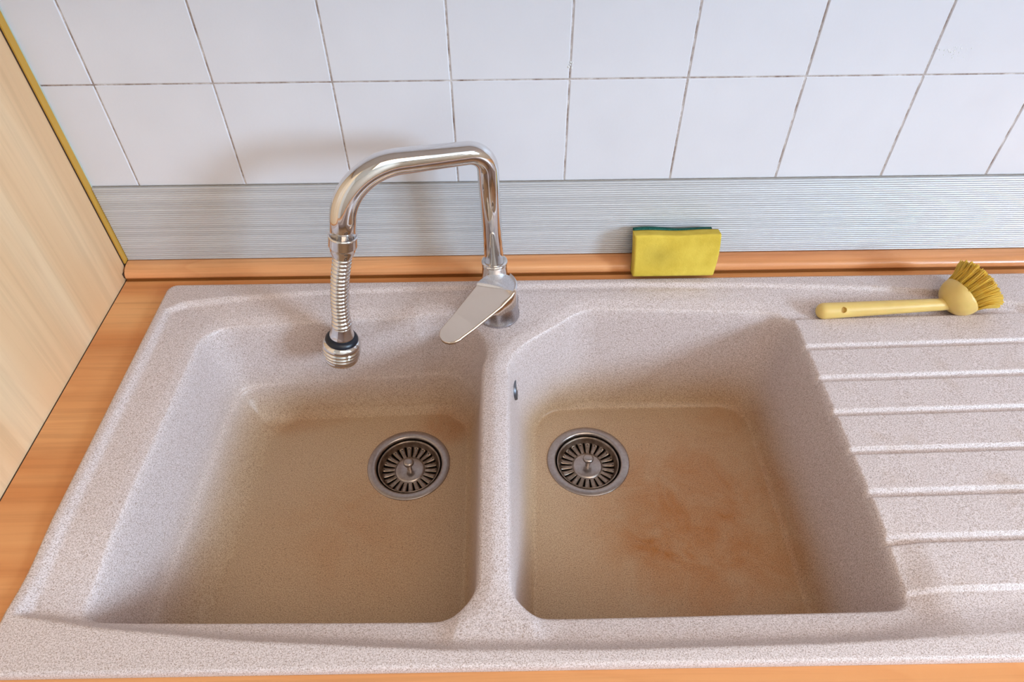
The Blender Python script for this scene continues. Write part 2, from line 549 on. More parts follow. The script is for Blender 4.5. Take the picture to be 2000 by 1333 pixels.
# ------------------------------------------------------------------ quarter-round upstand
m = MB()
prof = [(-0.0300, 0.0046), (-0.0301, 0.0070)]
for i in range(0, 11):
    a = math.radians(i * 9)
    prof.append((-0.0075 - 0.0225 * math.cos(a), 0.0075 + 0.0130 * math.sin(a)))
prof += [(-0.0022, 0.0205), (-0.0022, 0.0046)]
k = len(prof)
x0, x1 = XL + 0.0035, RX - 0.001
v = [(x0, y, z) for y, z in prof] + [(x1, y, z) for y, z in prof]
f = [(i, (i + 1) % k, k + (i + 1) % k, k + i) for i in range(k)]
m.add(v, f)
m.add(v, [tuple(range(k - 1, -1, -1)), tuple(range(k, 2 * k))], 0, False)
up = m.build('worktop_upstand', M_up)
tag(up, 'rounded beech upstand strip running along the back of the worktop', 'upstand')
up['_o'] = ORGO[up].tolist()
m = MB()
m.box((x0, -0.0292, 0.0004), (x1, -0.0022, 0.0046))
m.box((x0, -0.0318, 0.0004), (x1, -0.0292, 0.0016))
m.build('seal_lip', M_seal, up)['label'] = 'dark brown seal under the upstand'

# ------------------------------------------------------------------ worktop with its cut-out
m = MB()
XW0, XW1, YW0, YW1 = XL + 0.0022, RX - 0.001, -0.69, -0.001
CX0, CX1, CY0, CY1 = 0.018, 1.313, -0.598, -0.060
th = 0.038


def frame(mb, o, i, z0, z1):
    ax0, ax1, ay0, ay1 = o; bx0, bx1, by0, by1 = i
    O = [(ax0, ay0), (ax1, ay0), (ax1, ay1), (ax0, ay1)]; I = [(bx0, by0), (bx1, by0), (bx1, by1), (bx0, by1)]
    v = [(x, y, z1) for x, y in O] + [(x, y, z1) for x, y in I] + [(x, y, z0) for x, y in O] + [(x, y, z0) for x, y in I]
    f = []
    for k in range(4):
        j = (k + 1) % 4
        f += [(k, j, 4 + j, 4 + k), (8 + j, 8 + k, 12 + k, 12 + j), (8 + k, 8 + j, j, k), (4 + k, 4 + j, 12 + j, 12 + k)]
    mb.add(v, f, 0, False)


frame(m, (XW0, XW1, YW0, YW1), (CX0, CX1, CY0, CY1), -th, 0.0)
wt = m.build('worktop', M_work)
tag(wt, 'orange beech laminate worktop around the speckled sink', 'worktop')

# base cabinet under the worktop
bc = root('base_cabinet', (1.05, -0.33, -Z0), 'light maple base cabinet under the beech worktop', 'cabinet')
m = MB()
m.box((XW0 + 0.002, -0.64, -Z0 + 0.1), (XW0 + 0.02, -0.01, -th - 0.001)); m.box((RX - 0.03, -0.64, -Z0 + 0.1), (RX - 0.012, -0.01, -th - 0.001))
m.box((XW0 + 0.02, -0.64, -Z0 + 0.1), (RX - 0.03, -0.01, -Z0 + 0.118)); m.box((XW0 + 0.02, -0.58, -Z0), (RX - 0.03, -0.56, -Z0 + 0.1))
m.build('body', M_panel, bc)
dw = (RX - 0.02 - XW0) / 4
for i in range(4):
    a = XW0 + 0.004 + i * dw
    m = MB(); m.box((a, -0.66, -Z0 + 0.105), (a + dw - 0.004, -0.641, -th - 0.004)); d_ = m.build('door', M_panel, bc)
    sub(d_, bc)
    m = MB(); m.sweep([(a + dw / 2 - 0.06, -0.661, -0.10), (a + dw / 2 - 0.06, -0.685, -0.10), (a + dw / 2 + 0.06, -0.685, -0.10), (a + dw / 2 + 0.06, -0.661, -0.10)], [0.005] * 4, 12)
    m.build('handle', M_chrome, d_)

# tall side panel (cabinet) on the left
tp = root('tall_cabinet', (-0.38, -0.35, -Z0), 'tall light maple cabinet side standing left of the worktop', 'cabinet')
m = MB(); m.box((-0.70, -0.66, -Z0), (XL, -0.0145, 1.35)); sp_ = m.build('side_panel', M_panel, tp); bevel(sp_, 0.0008, 2)
m = MB(); m.box((XL - 0.004, -0.0138, 0.0212), (XL + 0.0030, -0.0024, 1.35)); m.build('edging_strip', M_gold, tp)['label'] = 'narrow ochre edging strip against the wall'
m = MB(); m.box((XL - 0.004, -0.0023, 0.0212), (XL + 0.0038, -0.0004, 1.35)); m.build('sealant_bead', M_silicone, tp)['label'] = 'pale sealant bead beside the ochre strip'
m = MB(); m.box((XL - 0.004, -0.0144, 0.0), (XL + 0.0012, -0.0139, 1.35)); m.build('joint', M_gap, tp)
m = MB(); m.box((XL - 0.002, -0.66, -0.006), (XL + 0.0021, -0.0145, -0.0006)); m.build('worktop_joint', M_gap, tp)

m = MB(); m.box((XL - 0.002, -0.0285, 0.0046), (XL + 0.0034, -0.0150, 0.0125)); m.build('upstand_joint', M_gap, tp)

# ------------------------------------------------------------------ sink: one moulded surface
SX0, SX1, SY0, SY1 = 0.0075, 1.3235, -0.6115, -0.0500
RIM = 0.0102
FL = -0.180


def sd_poly(X, Y, P, r):
    """signed distance to a convex polygon rounded by r (P given as outer outline, counter-clockwise)"""
    P = np.array(P, float); n = len(P)
    # inset the polygon by r
    N = []; C = []
    for i in range(n):
        a, b = P[i], P[(i + 1) % n]
        d = (b - a) / np.linalg.norm(b - a); nn = np.array([d[1], -d[0]])
        N.append(nn); C.append(nn @ a - r)
    Q = []
    for i in range(n):
        A = np.array([N[i - 1], N[i]]); Q.append(np.linalg.solve(A, np.array([C[i - 1], C[i]])))
    Q = np.array(Q)
    best = np.full(X.shape, 1e9); inside = np.ones(X.shape, bool)
    for i in range(n):
        a, b = Q[i], Q[(i + 1) % n]; e = b - a; L = e @ e
        tt = np.clip(((X - a[0]) * e[0] + (Y - a[1]) * e[1]) / L, 0, 1)
        d = np.hypot(X - a[0] - tt * e[0], Y - a[1] - tt * e[1]); best = np.minimum(best, d)
        inside &= (X * N[i][0] + Y * N[i][1] - C[i]) < 0
    return np.where(inside, -best, best) - r


def sst(x, a, b):
    t_ = np.clip((x - a) / (b - a), 0, 1); return t_ * t_ * (3 - 2 * t_)


def blur(A, s, ax):
    k = int(3 * s + 1); w = np.exp(-0.5 * (np.arange(-k, k + 1) / s) ** 2); w /= w.sum()
    P = np.pad(A, [(k, k) if i == ax else (0, 0) for i in range(2)], mode='edge'); out = np.zeros_like(A)
    for i, ww in enumerate(w):
        sl = [slice(None)] * 2; sl[ax] = slice(i, i + A.shape[ax]); out += ww * P[tuple(sl)]
    return out


def build_sink():
    nx, ny = 600, 400
    xs_ = np.linspace(SX0, SX1, nx); ys_ = np.linspace(SY0, SY1, ny)
    dx, dy = xs_[1] - xs_[0], ys_[1] - ys_[0]
    X, Y = np.meshgrid(xs_, ys_, indexing='ij')
    # recessed field
    bx = [0.0, 0.026, 0.045, 0.109, 0.235, 0.425, 0.701, 0.907, 1.073, 1.18, 1.257, 1.295, 1.33]
    by = [-0.12, -0.104, -0.0905, -0.081, -0.070, -0.063, -0.0615, -0.068, -0.078, -0.092, -0.118, -0.145, -0.2]
    fx = [0.0, 0.025, 0.113, 0.243, 0.458, 0.615, 0.814, 1.015, 1.2, 1.30, 1.33]
    fy = [-0.545, -0.5535, -0.567, -0.581, -0.594, -0.596, -0.594, -0.587, -0.572, -0.550, -0.54]
    yb = np.interp(X, bx, by); yf = np.interp(X, fx, fy)
    dback = yb - Y; dfront = Y - yf; dl = X - 0.0205; dr = 1.30 - X
    wfr = np.interp(X, [0.0, 0.03, 0.10, 0.88, 0.94, 1.31], [0.008, 0.010, 0.015, 0.016, 0.034, 0.038])
    wfr = blur(wfr, 5, 0)
    tf = np.clip(dfront / wfr, 0, 1); tf = 1 - (1 - tf) ** 1.7
    wb = np.clip((Y + 0.125) / 0.048, 0, 1); wl_ = 0.9 * np.clip((0.105 - X) / 0.075, 0, 1)
    base = -0.0035 + 0.0085 * np.maximum(wb, wl_ * sst(Y, -0.59, -0.50))
    Z = RIM + (base - RIM) * np.minimum(np.minimum(sst(dback, -0.0005, 0.0045), sst(np.minimum(dl, dr), -0.001, 0.008)), tf)
    # the tap ledge behind the divider stays a little higher
    # bowls
    lipF = 0.0
    bowls = [
        dict(T=[(0.078, -0.550), (0.479, -0.555), (0.480, -0.150), (0.440, -0.112), (0.086, -0.130)], rT=0.042,
             Fo=[(0.134, -0.530), (0.455, -0.530), (0.452, -0.155), (0.150, -0.165)], rF=0.05, ledge=(0.62, 0.26), mitre=((0.4795, -0.48), (0.4560, -0.590)), sgn=1),
        dict(T=[(0.518, -0.554), (0.926, -0.551), (0.926, -0.118), (0.630, -0.104), (0.5195, -0.190)], rT=0.038,
             Fo=[(0.545, -0.530), (0.893, -0.528), (0.893, -0.150), (0.560, -0.152)], rF=0.045, ledge=None, mitre=((0.5180, -0.48), (0.5440, -0.590)), sgn=-1),
    ]
    for b in bowls:
        sT = sd_poly(X, Y, b['T'], b['rT']); sF = sd_poly(X, Y, b['Fo'], b['rF'])
        # the outer front corners are tighter than the others
        kc = sst(-Y, 0.40, 0.46) * ((1 - sst(X, 0.20, 0.30)) if b['ledge'] else sst(X, 0.78, 0.84))
        sT = sT * (1 - kc) + sd_poly(X, Y, b['T'], 0.015) * kc
        sF = sF * (1 - kc) + sd_poly(X, Y, b['Fo'], 0.020) * kc
        # and the corners beside the tap ledge are wide sweeps
        kt = sst(Y, -0.27, -0.22) * (sst(X, 0.33, 0.38) if b['ledge'] else 1 - sst(X, 0.68, 0.74))
        sT = sT * (1 - kt) + sd_poly(X, Y, b['T'], 0.070) * kt
        # soft lip falling towards the bowl edge
        tl = sst(sT, 0.0, 0.020)
        amp = 0.0040 * (1 - sst(X, 0.885, 0.915)) * (0.4 + 0.6 * sst(X, 0.06, 0.16))
        ring = amp * (1 - tl)
        # front lip: falls from the rim to the bowl edge, mitred where it meets the divider
        (xa_, ya_), (xb_, yb_) = b['mitre']
        ln = math.hypot(xb_ - xa_, yb_ - ya_)
        dch = ((X - xa_) * (yb_ - ya_) - (Y - ya_) * (xb_ - xa_)) / ln * b['sgn']
        dL = np.clip(np.minimum(dfront, dch), 0, None)
        t2 = dL / (dL + np.maximum(sT, 0) + 1e-6)
        front = 0.0125 * t2 * sst(-Y, 0.44, 0.53) * (1 - sst(X, 0.93, 0.97))
        Z -= np.maximum(ring, front)
        inside = sT < 0
        dT = -sT; dF = np.maximum(sF, 0)
        tt = np.clip(dT / (dT + dF + 1e-9), 0, 1)
        tt = np.where(sF <= 0, 1.0, tt)
        if b['ledge']:
            prof_t = [0, 0.08, 0.22, 0.30, 0.33, 0.50, 0.70, 0.88, 1.0]
            prof_z = [0, -0.050, -0.115, -0.1175, -0.132, -0.153, -0.169, -0.177, -0.180]
        else:
            prof_t = [0, 0.15, 0.40, 0.62, 0.80, 0.92, 1.0]
            prof_z = [0, -0.060, -0.120, -0.155, -0.172, -0.178, -0.180]
        pz = np.interp(tt, prof_t, prof_z)
        drop = pz / FL
        Z = np.where(inside, Z + (FL - Z) * drop, Z)
    Zs = blur(blur(Z, 0.0011 / dx, 0), 0.0009 / dy, 1)
    Z = blur(blur(Z, 0.0024 / dx, 0), 0.0017 / dy, 1)
    k_ = sst(-Zs, 0.06, 0.09); Z = Z * (1 - k_) + Zs * k_
    # drainer: broad raised flats parted by narrow channels
    gy = [-0.192, -0.2495, -0.307, -0.3655, -0.424, -0.4815]
    flat = sst(Y, -0.5400, -0.5345) * (1 - sst(Y, -0.1375, -0.1335))
    for g in gy:
        q = np.abs(Y - g)
        prof_g = np.where(Y > g, sst(Y - g, 0.0028, 0.0062), sst(g - Y, 0.0032, 0.0052))
        flat *= prof_g
    ends = sst(X, 0.922, 0.929) * (1 - sst(X + (Y + 0.33) * 0.0, 1.255, 1.262))
    cut = 1 - sst((X - 1.247) + (Y + 0.135) * 1.0, 0.0, 0.004)
    Z += 0.0046 * flat * ends * cut
    Z += 0.024 * np.clip(X - 0.93, 0, 0.32) * sst(-Y, 0.130, 0.139) * sst(Y, -0.60, -0.54) * (1 - sst(X, 1.25, 1.30))
    # wells under the two wastes
    for (cx, cy) in DR:
        r = np.hypot(X - cx, Y - cy)
        Z = np.where(r < 0.0515, FL - 0.05, Z)
        Z = Z - 0.0
    # outer shape: rounded corners by pulling the border vertices in, rounded edge
    r0 = 0.016
    sx = X.copy(); sy = Y.copy()
    so = sd_poly(X, Y, [(SX0, SY0), (SX1, SY0), (SX1, SY1), (SX0, SY1)], r0)
    cxs, cys = (SX0 + r0, SX1 - r0), (SY0 + r0, SY1 - r0)
    for cx in cxs:
        for cy in cys:
            mask = ((X < cx) if cx == cxs[0] else (X > cx)) & ((Y < cy) if cy == cys[0] else (Y > cy))
            vx, vy = X - cx, Y - cy
            l2 = np.hypot(vx, vy) + 1e-12; li = np.maximum(np.abs(vx), np.abs(vy))
            sx = np.where(mask, cx + vx * li / l2, sx); sy = np.where(mask, cy + vy * li / l2, sy)
    edge = -np.maximum(sd_poly(sx, sy, [(SX0, SY0), (SX1, SY0), (SX1, SY1), (SX0, SY1)], r0), -1)
    re = 0.0050
    e = np.clip(edge, 0, re)
    Z = Z - (re - np.sqrt(np.maximum(re * re - (re - e) ** 2, 0))) * (edge < re)
    V = np.stack([sx, sy, Z], -1).reshape(-1, 3)
    idx = np.arange(nx * ny).reshape(nx, ny)
    Fq = np.stack([idx[:-1, :-1], idx[1:, :-1], idx[1:, 1:], idx[:-1, 1:]], -1).reshape(-1, 4)
    # skirt down to the worktop
    border = list(idx[:, 0]) + list(idx[-1, 1:]) + list(idx[-2::-1, -1]) + list(idx[0, -2:0:-1])
    b0 = len(V); sk = V[border].copy(); sk[:, 2] = 0.0003
    V = np.vstack([V, sk]); nb = len(border)
    Fs = [(border[i], b0 + i, b0 + (i + 1) % nb, border[(i + 1) % nb]) for i in range(nb)]
    mb = MB(); mb.v = V.tolist(); mb.f = [tuple(map(int, q)) for q in Fq] + [tuple(map(int, q)) for q in Fs]
    mb.m = [0] * len(mb.f); mb.sm = [True] * len(mb.f)
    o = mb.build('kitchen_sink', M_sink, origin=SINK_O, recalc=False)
    return o


DR = [(0.366, -0.2515), (0.6355, -0.2495)]
sink = build_sink()
tag(sink, 'speckled beige composite double bowl sink with grooved drainer set in the beech worktop', 'sink')
sink['_o'] = list(SINK_O)

for (cx, cy) in DR:
    m = MB()
    z = FL
    m.lathe((cx, cy, z), [(0.0618, -0.0004), (0.0618, 0.0008), (0.0608, 0.0015), (0.0530, 0.0019), (0.0505, 0.0012), (0.0492, -0.0005), (0.0487, -0.0030),
                          (0.0484, -0.0080), (0.0480, -0.0140), (0.0420, -0.0260), (0.0400, -0.0300), (0.0396, -0.0300), (0.0470, -0.0145)], 96)
    fo = m.build('drain_flange', M_steel, sink)
    fo['label'] = 'round stainless steel drain flange'
    sub(fo, sink)
    m = MB(); m.lathe((cx, cy, z), [(0.0392, -0.0285), (0.0392, -0.046), (0, -0.046)], 48)
    m.build('waste_pipe', M_shadowcup, fo)

# overflow slot on the left wall of the right bowl
m = MB()
OV = Vector((0.5258, -0.207, -0.062))
m.lathe(OV, [(0.0, 0.0030), (0.008, 0.0030), (0.0095, 0.0026), (0.011, 0.0036), (0.0140, 0.0036), (0.0155, 0.0020), (0.0158, -0.004)], 32, axis=(1, 0, 0.10))
ovo = m.build('overflow_cover', m_plain('overflow_steel', lin(118, 120, 128), 0.35, 0.8), sink); ovo['label'] = 'small steel overflow cover'

# ------------------------------------------------------------------ strainer baskets
def basket(cx, cy, label, rot):
    z = FL - 0.0
    b = root('strainer_basket', (cx, cy, z - 0.018), label, 'strainer', None)
    NS = 22
    # angles: each period = slot (2 faces wide) + land with a small hole in its middle
    per = 2 * math.pi / NS
    cuts = [0.0, 0.13, 0.26, 0.55, 0.565, 0.695, 0.71]      # fractions of the period
    angs = []
    for k in range(NS):
        for c_ in cuts: angs.append((rot + (k + c_) * per, c_))
    prof = [(0.0215, -0.0135), (0.0236, -0.0136), (0.0290, -0.0137), (0.0340, -0.0137), (0.0376, -0.0136), (0.0382, -0.0135), (0.0398, -0.0132), (0.0404, -0.0128),
            (0.0416, -0.0108), (0.0438, -0.0055), (0.0448, -0.0028), (0.0462, -0.0026), (0.0468, -0.0032), (0.0464, -0.0042), (0.0450, -0.0050)]
    n = len(angs); m = MB(); V = []
    for r, h in prof:
        for a, c_ in angs:
            V.append((cx + r * math.cos(a), cy + r * math.sin(a), z + h))
    Fc = []
    for i in range(len(prof) - 1):
        for k in range(n):
            c_ = angs[k][1]
            slot = c_ < 0.20 and 1 <= i <= 6
            hole = abs(c_ - 0.565) < 0.001 and i == 5
            if slot or hole: continue
            k2 = (k + 1) % n
            Fc.append((i * n + k, i * n + k2, (i + 1) * n + k2, (i + 1) * n + k))
    m.add(V, Fc)
    body = m.build('basket', M_steel2, b)
    sol = body.modifiers.new('thickness', 'SOLIDIFY'); sol.thickness = 0.0007; sol.offset = -1
    m = MB()
    m.lathe((cx, cy, z), [(0.0232, -0.0146), (0.0222, -0.0128), (0.0195, -0.0118), (0.010, -0.0112), (0.0, -0.0112)], 64)
    m.build('centre_plate', M_steel, b)
    m = MB()
    m.lathe((cx, cy, z), [(0.0038, -0.0113), (0.0036, -0.0010), (0.0040, 0.0006), (0.0070, 0.0020), (0.0080, 0.0042), (0.0078, 0.0062), (0.0066, 0.0078), (0.0035, 0.0086), (0, 0.0087)], 40)
    m.build('knob', M_steel, b)
    return b


basket(DR[0][0], DR[0][1], 'slotted steel strainer basket in the drain of the left bowl', 0.08)
basket(DR[1][0], DR[1][1], 'slotted steel strainer basket in the drain of the right bowl', 0.16)

# ------------------------------------------------------------------ tap
TB = (0.505, -0.113, 0.0)
zt = -0.0034
tap = root('kitchen_tap', (TB[0], TB[1], zt), 'chrome mixer tap with flexible spray hose standing behind the sink divider', 'tap')


def fillet(pts, rads, seg=14):
    out = [Vector(pts[0])]
    for i in range(1, len(pts) - 1):
        a, b, c = Vector(pts[i - 1]), Vector(pts[i]), Vector(pts[i + 1])
        d1 = (a - b).normalized(); d2 = (c - b).normalized()
        ang = d1.angle(d2); R = rads[i - 1]; L = R / math.tan(ang / 2)
        cen = b + (d1 + d2).normalized() * (R / math.sin(ang / 2))
        p1 = b + d1 * L; p2 = b + d2 * L
        v1 = p1 - cen; v2 = p2 - cen; th_ = v1.angle(v2)
        for k in range(seg + 1):
            t_ = k / seg
            out.append(cen + (v1 * math.sin((1 - t_) * th_) + v2 * math.sin(t_ * th_)) / math.sin(th_))
    out.append(Vector(pts[-1]))
    return out


# body: stepped cylinder with a tower at the back carrying the spout
m = MB()
m.lathe((TB[0], TB[1], zt), [(0.0, 0.0), (0.0292, 0.0), (0.0298, 0.0012), (0.0298, 0.0050), (0.0286, 0.0062), (0.0284, 0.0300), (0.0280, 0.0330), (0.0262, 0.0345), (0.0, 0.0345)], 72)
bo = m.build('body', M_dullchrome, tap)
PX, PY = 0.500, -0.080
m = MB()
m.lathe((PX, PY, 0.0), [(0.0, 0.0), (0.0225, 0.0), (0.0215, 0.020), (0.0196, 0.038), (0.0182, 0.050), (0.0178, 0.064), (0.0184, 0.0655), (0.0184, 0.0700), (0.0172, 0.0715), (0.0148, 0.0715), (0.0, 0.0705)], 64)
m.build('spout_socket', M_chrome, tap)
HE = Vector((0.3145, -0.152, 0.170))
path = fillet([(PX, PY, 0.060), (PX - 0.0055, PY, 0.2450), (0.331, -0.146, 0.2635), tuple(HE)], [0.030, 0.072], 20)
cum = [0.0]
for a_, b_ in zip(path[:-1], path[1:]): cum.append(cum[-1] + (b_ - a_).length)
rr_ = [float(np.interp(c_, [0, 0.17, 0.24, 0.32, cum[-1]], [0.0134, 0.0138, 0.0152, 0.0163, 0.0166])) for c_ in cum]
m = MB(); m.sweep(path, rr_, 48)
so = m.build('spout', M_chrome, tap)
sub(so, tap)
# connector, ribbed hose, nozzle
hd = Vector((0.2805, -0.164, -0.020)) - HE
hd.normalize()
m = MB()
m.lathe(HE - hd * 0.004, [(0.0, 0.003), (0.0160, 0.0005), (0.0171, -0.0004), (0.0180, -0.0002), (0.0186, 0.0010), (0.0186, 0.0025), (0.0182, 0.0035), (0.0182, 0.0150), (0.0177, 0.0165), (0.0166, 0.0175), (0.0160, 0.0225), (0.0134, 0.0310), (0.0126, 0.0330), (0.0, 0.0330)], 56, axis=hd)
m.build('hose_collar', M_chrome, tap)
hose_start = HE + hd * 0.029
hose_len = 0.117
nrib = 19
pts = []; rad = []
side = Vector((0.0, 0.0, 0.0))
for i in range(nrib * 8 + 1):
    s_ = i / (nrib * 8)
    p = hose_start + hd * (hose_len * s_) + Vector((-0.0035, 0, 0)) * math.sin(math.pi * s_)
    ph = (i % 8) / 8
    rr = 0.0104 + 0.0021 * max(0, math.sin(ph * math.pi)) ** 0.55
    rr += 0.0022 * max(0, (s_ - 0.86) / 0.14)
    pts.append(p); rad.append(rr)
m = MB(); m.sweep(pts, rad, 36)
m.build('flexible_hose', M_chrome, tap)
NZ = hose_start + hd * (hose_len - 0.002)
m = MB()
m.lathe(NZ, [(0.0, 0.0), (0.0128, 0.0), (0.0136, 0.004), (0.0146, 0.012), (0.0166, 0.0175), (0.0172, 0.0195), (0.0170, 0.0210), (0.0155, 0.0218),
             (0.0170, 0.0245), (0.0222, 0.0290), (0.0236, 0.0296), (0.0256, 0.0322), (0.0266, 0.0350), (0.0266, 0.0382), (0.0242, 0.0392), (0.0242, 0.0402), (0.0266, 0.0412), (0.0268, 0.0442), (0.0243, 0.0452), (0.0243, 0.0462),
             (0.0266, 0.0472), (0.0266, 0.0500), (0.0241, 0.0510), (0.0241, 0.0520), (0.0260, 0.0530), (0.0258, 0.0558), (0.0236, 0.0566), (0.0250, 0.0580), (0.0244, 0.0630), (0.0214, 0.0655), (0.0, 0.0645)], 72, axis=hd)
no = m.build('spray_nozzle', M_chrome, tap); sub(no, tap)
m = MB()
m.lathe(NZ, [(0.0160, 0.0216), (0.0180, 0.0214), (0.0206, 0.0232), (0.0226, 0.0262), (0.0229, 0.0282), (0.0224, 0.0292), (0.0165, 0.0245)], 64, axis=hd)
m.build('rubber_ring', M_rubber, no)['label'] = 'black rubber ring'

# lever: round cap at the back running out into a flat paddle
LC = Vector((0.5015, -0.1240, 0.0480)); LD = Vector((-0.70, -0.71, 0.0)).normalized(); LS = Vector((-LD.y, LD.x, 0))


def lever():
    ns, nt = 220, 110
    L0, L1 = -0.0300, 0.102
    def half(s):
        # half width along the lever
        x = L0 + (L1 - L0) * s
        if x < 0.0: return math.sqrt(max(0, 0.0300 ** 2 - x * x))
        w = 0.0300 - 0.0120 * min(1, x / 0.084)
        if x > 0.084:
            q = (x - 0.084) / (L1 - 0.084); w *= math.sqrt(max(0, 1 - q * q))
        return w
    def top(x, y, w):
        # raised crescent at the back and sides, flat paddle inside, gentle bend near the tip
        r = math.hypot(x, y) if x < 0 else abs(y)
        wx_, wy_ = LD.x * x + LS.x * y, LD.y * x + LS.y * y
        plate = 0.0080 - 0.29 * x + 0.07 * max(0, x - 0.060)
        f = wx_ * 0.36 + wy_ * 0.93
        back = max(0.0, min(1.0, (f - 0.0015) / 0.0020))
        back = back * back * (3 - 2 * back)
        r2 = (x * x + y * y) / 0.03 ** 2
        e = (0.0085 + 0.0028 * (1 - min(1, r2)) - plate) * back
        # upturned lip on the right-hand edge near the cap
        rw = max(0.0, min(1.0, (f + 0.024) / 0.02)) * max(0.0, min(1.0, ((y if LS.x > 0 else -y) - (w - 0.0050)) / 0.0022))
        e = max(e, 0.0050 * rw)
        return plate + e
    V = []; 
    ss = [0.5 - 0.5 * math.cos(math.pi * i / ns) for i in range(ns + 1)]
    ts = [math.sin(math.pi / 2 * (-1 + 2 * j / nt)) for j in range(nt + 1)]
    for s in ss:
        x = L0 + (L1 - L0) * s; w = half(s)
        for t_ in ts:
            y = w * t_
            e = 1 - abs(t_)
            round_ = 0.0012 * (1 - min(1, (e * w) / 0.002)) ** 2 if w > 1e-5 else 0.0022
            z = top(x, y, w) - round_
            dome = 0.004 * ((x - L0) / 0.02 - 1) if x - L0 < 0.02 else 0
            z += dome if x < L0 + 0.02 else 0
            V.append(LC + LD * x + LS * y + Vector((0, 0, z)))
    nV = len(V)
    for s in ss:
        x = L0 + (L1 - L0) * s; w = half(s)
        for t_ in ts:
            y = w * t_
            th_ = 0.0035
            zb_ = top(x, y, w) - th_
            cap = max(0.0, min(1.0, (0.034 - x) / 0.016)); cap = cap * cap * (3 - 2 * cap)
            zb_ = zb_ * (1 - cap) + (-0.0125) * cap
            V.append(LC + LD * x + LS * y + Vector((0, 0, zb_)))
    Fc = []
    w_ = nt + 1
    for i in range(ns):
        for j in range(nt):
            a = i * w_ + j
            Fc.append((a, a + 1, a + w_ + 1, a + w_)); b = a + nV
            Fc.append((b, b + w_, b + w_ + 1, b + 1))
    for i in range(ns):
        a = i * w_; Fc.append((a, a + w_, a + w_ + nV, a + nV))
        a = i * w_ + nt; Fc.append((a, a + nV, a + w_ + nV, a + w_))
    for j in range(nt):
        a = j; Fc.append((a, a + nV, a + 1 + nV, a + 1))
        a = ns * w_ + j; Fc.append((a, a + 1, a + 1 + nV, a + nV))
    mb = MB(); mb.add(V, Fc)
    for q_, fc in enumerate(mb.f):
        c_ = sum((Vector(mb.v[k]) for k in fc), Vector()) / len(fc) - LC
        if c_.x * 0.36 + c_.y * 0.93 > 0.0012: mb.m[q_] = 1
    o = mb.build('lever', [M_lever, M_palechrome], tap)
    bm = bmesh.new(); bm.from_mesh(o.data)
    bmesh.ops.remove_doubles(bm, verts=bm.verts, dist=1e-5)
    bmesh.ops.recalc_face_normals(bm, faces=bm.faces)
    bm.to_mesh(o.data); bm.free()
    return o


lever()

# ------------------------------------------------------------------ sponge
sb = Vector((0.7665, -0.0560, 0.0097))
SW, SH, TY, TG = 0.121, 0.0665, 0.0205, 0.0065
lean = math.radians(13)
spg = root('sponge', (sb.x, sb.y + 0.012, sb.z), 'yellow foam sponge with green scouring back leaning on the ribbed strip', 'sponge')


def sponge_block(mb, y0, y1, bulge, hgt, wdt, xs_off=0.0, uneven=0.0):
    nx, nz, ny = 30, 20, 5
    def P(u, v, w):
        x = (u - 0.5) * wdt + xs_off; z = v * hgt; y = y0 + (y1 - y0) * w
        # corners rounded, slightly wavy sides
        x += 0.0025 * math.sin(v * 3.0) * (1 if u > 0.5 else 0.3) * (abs(u - 0.5) * 2) + 0.0025 * v * (u - 0.5) * 2
        z += uneven * math.sin(u * math.pi * 1.7 + 0.5) * v + 0.0008 * math.sin(u * 9) * v
        y += -bulge * math.sin(math.pi * u) * math.sin(math.pi * v) * (1 - w)
        ex = min(u, 1 - u) * wdt; ez = min(v, 1 - v) * hgt
        k = 0.0022
        if w == 0:
            y += k * max(0, 1 - ex / k) ** 2 + k * max(0, 1 - ez / k) ** 2
        return Vector((sb.x + x, sb.y + y * math.cos(lean) + z * math.sin(lean), sb.z + 0.0002 + z * math.cos(lean) - y * math.sin(lean) + (TY + TG) * math.sin(lean)))
    V = []; idm = {}
    def vid(i, j, k):
        key = (i, j, k)
        if key not in idm:
            def q(a, n_):  # denser near the ends
                t_ = a / n_; return 0.5 - 0.5 * math.cos(math.pi * t_) if n_ > 6 else t_
            idm[key] = len(V); V.append(P(q(i, nx), q(j, nz), k / ny))
        return idm[key]
    Fc = []
    for i in range(nx):
        for j in range(nz):
            Fc.append((vid(i, j, 0), vid(i + 1, j, 0), vid(i + 1, j + 1, 0), vid(i, j + 1, 0)))
            Fc.append((vid(i, j, ny), vid(i, j + 1, ny), vid(i + 1, j + 1, ny), vid(i + 1, j, ny)))
    for k in range(ny):
        for i in range(nx):
            Fc.append((vid(i, 0, k), vid(i, 0, k + 1), vid(i + 1, 0, k + 1), vid(i + 1, 0, k)))
            Fc.append((vid(i, nz, k), vid(i + 1, nz, k), vid(i + 1, nz, k + 1), vid(i, nz, k + 1)))
        for j in range(nz):
            Fc.append((vid(0, j, k), vid(0, j + 1, k), vid(0, j + 1, k + 1), vid(0, j, k + 1)))
            Fc.append((vid(nx, j, k), vid(nx, j, k + 1), vid(nx, j + 1, k + 1), vid(nx, j + 1, k)))
    mb.add(V, Fc)


m = MB(); sponge_block(m, 0.0, TY, 0.0015, SH, SW, 0.0, 0.0); m.build('foam', M_foam, spg)
m = MB(); sponge_block(m, TY + 0.0003, TY + TG, 0.0, SH + 0.0015, SW - 0.010, -0.004, 0.0012); m.build('scouring_pad', M_green, spg)['label'] = 'green scouring pad'

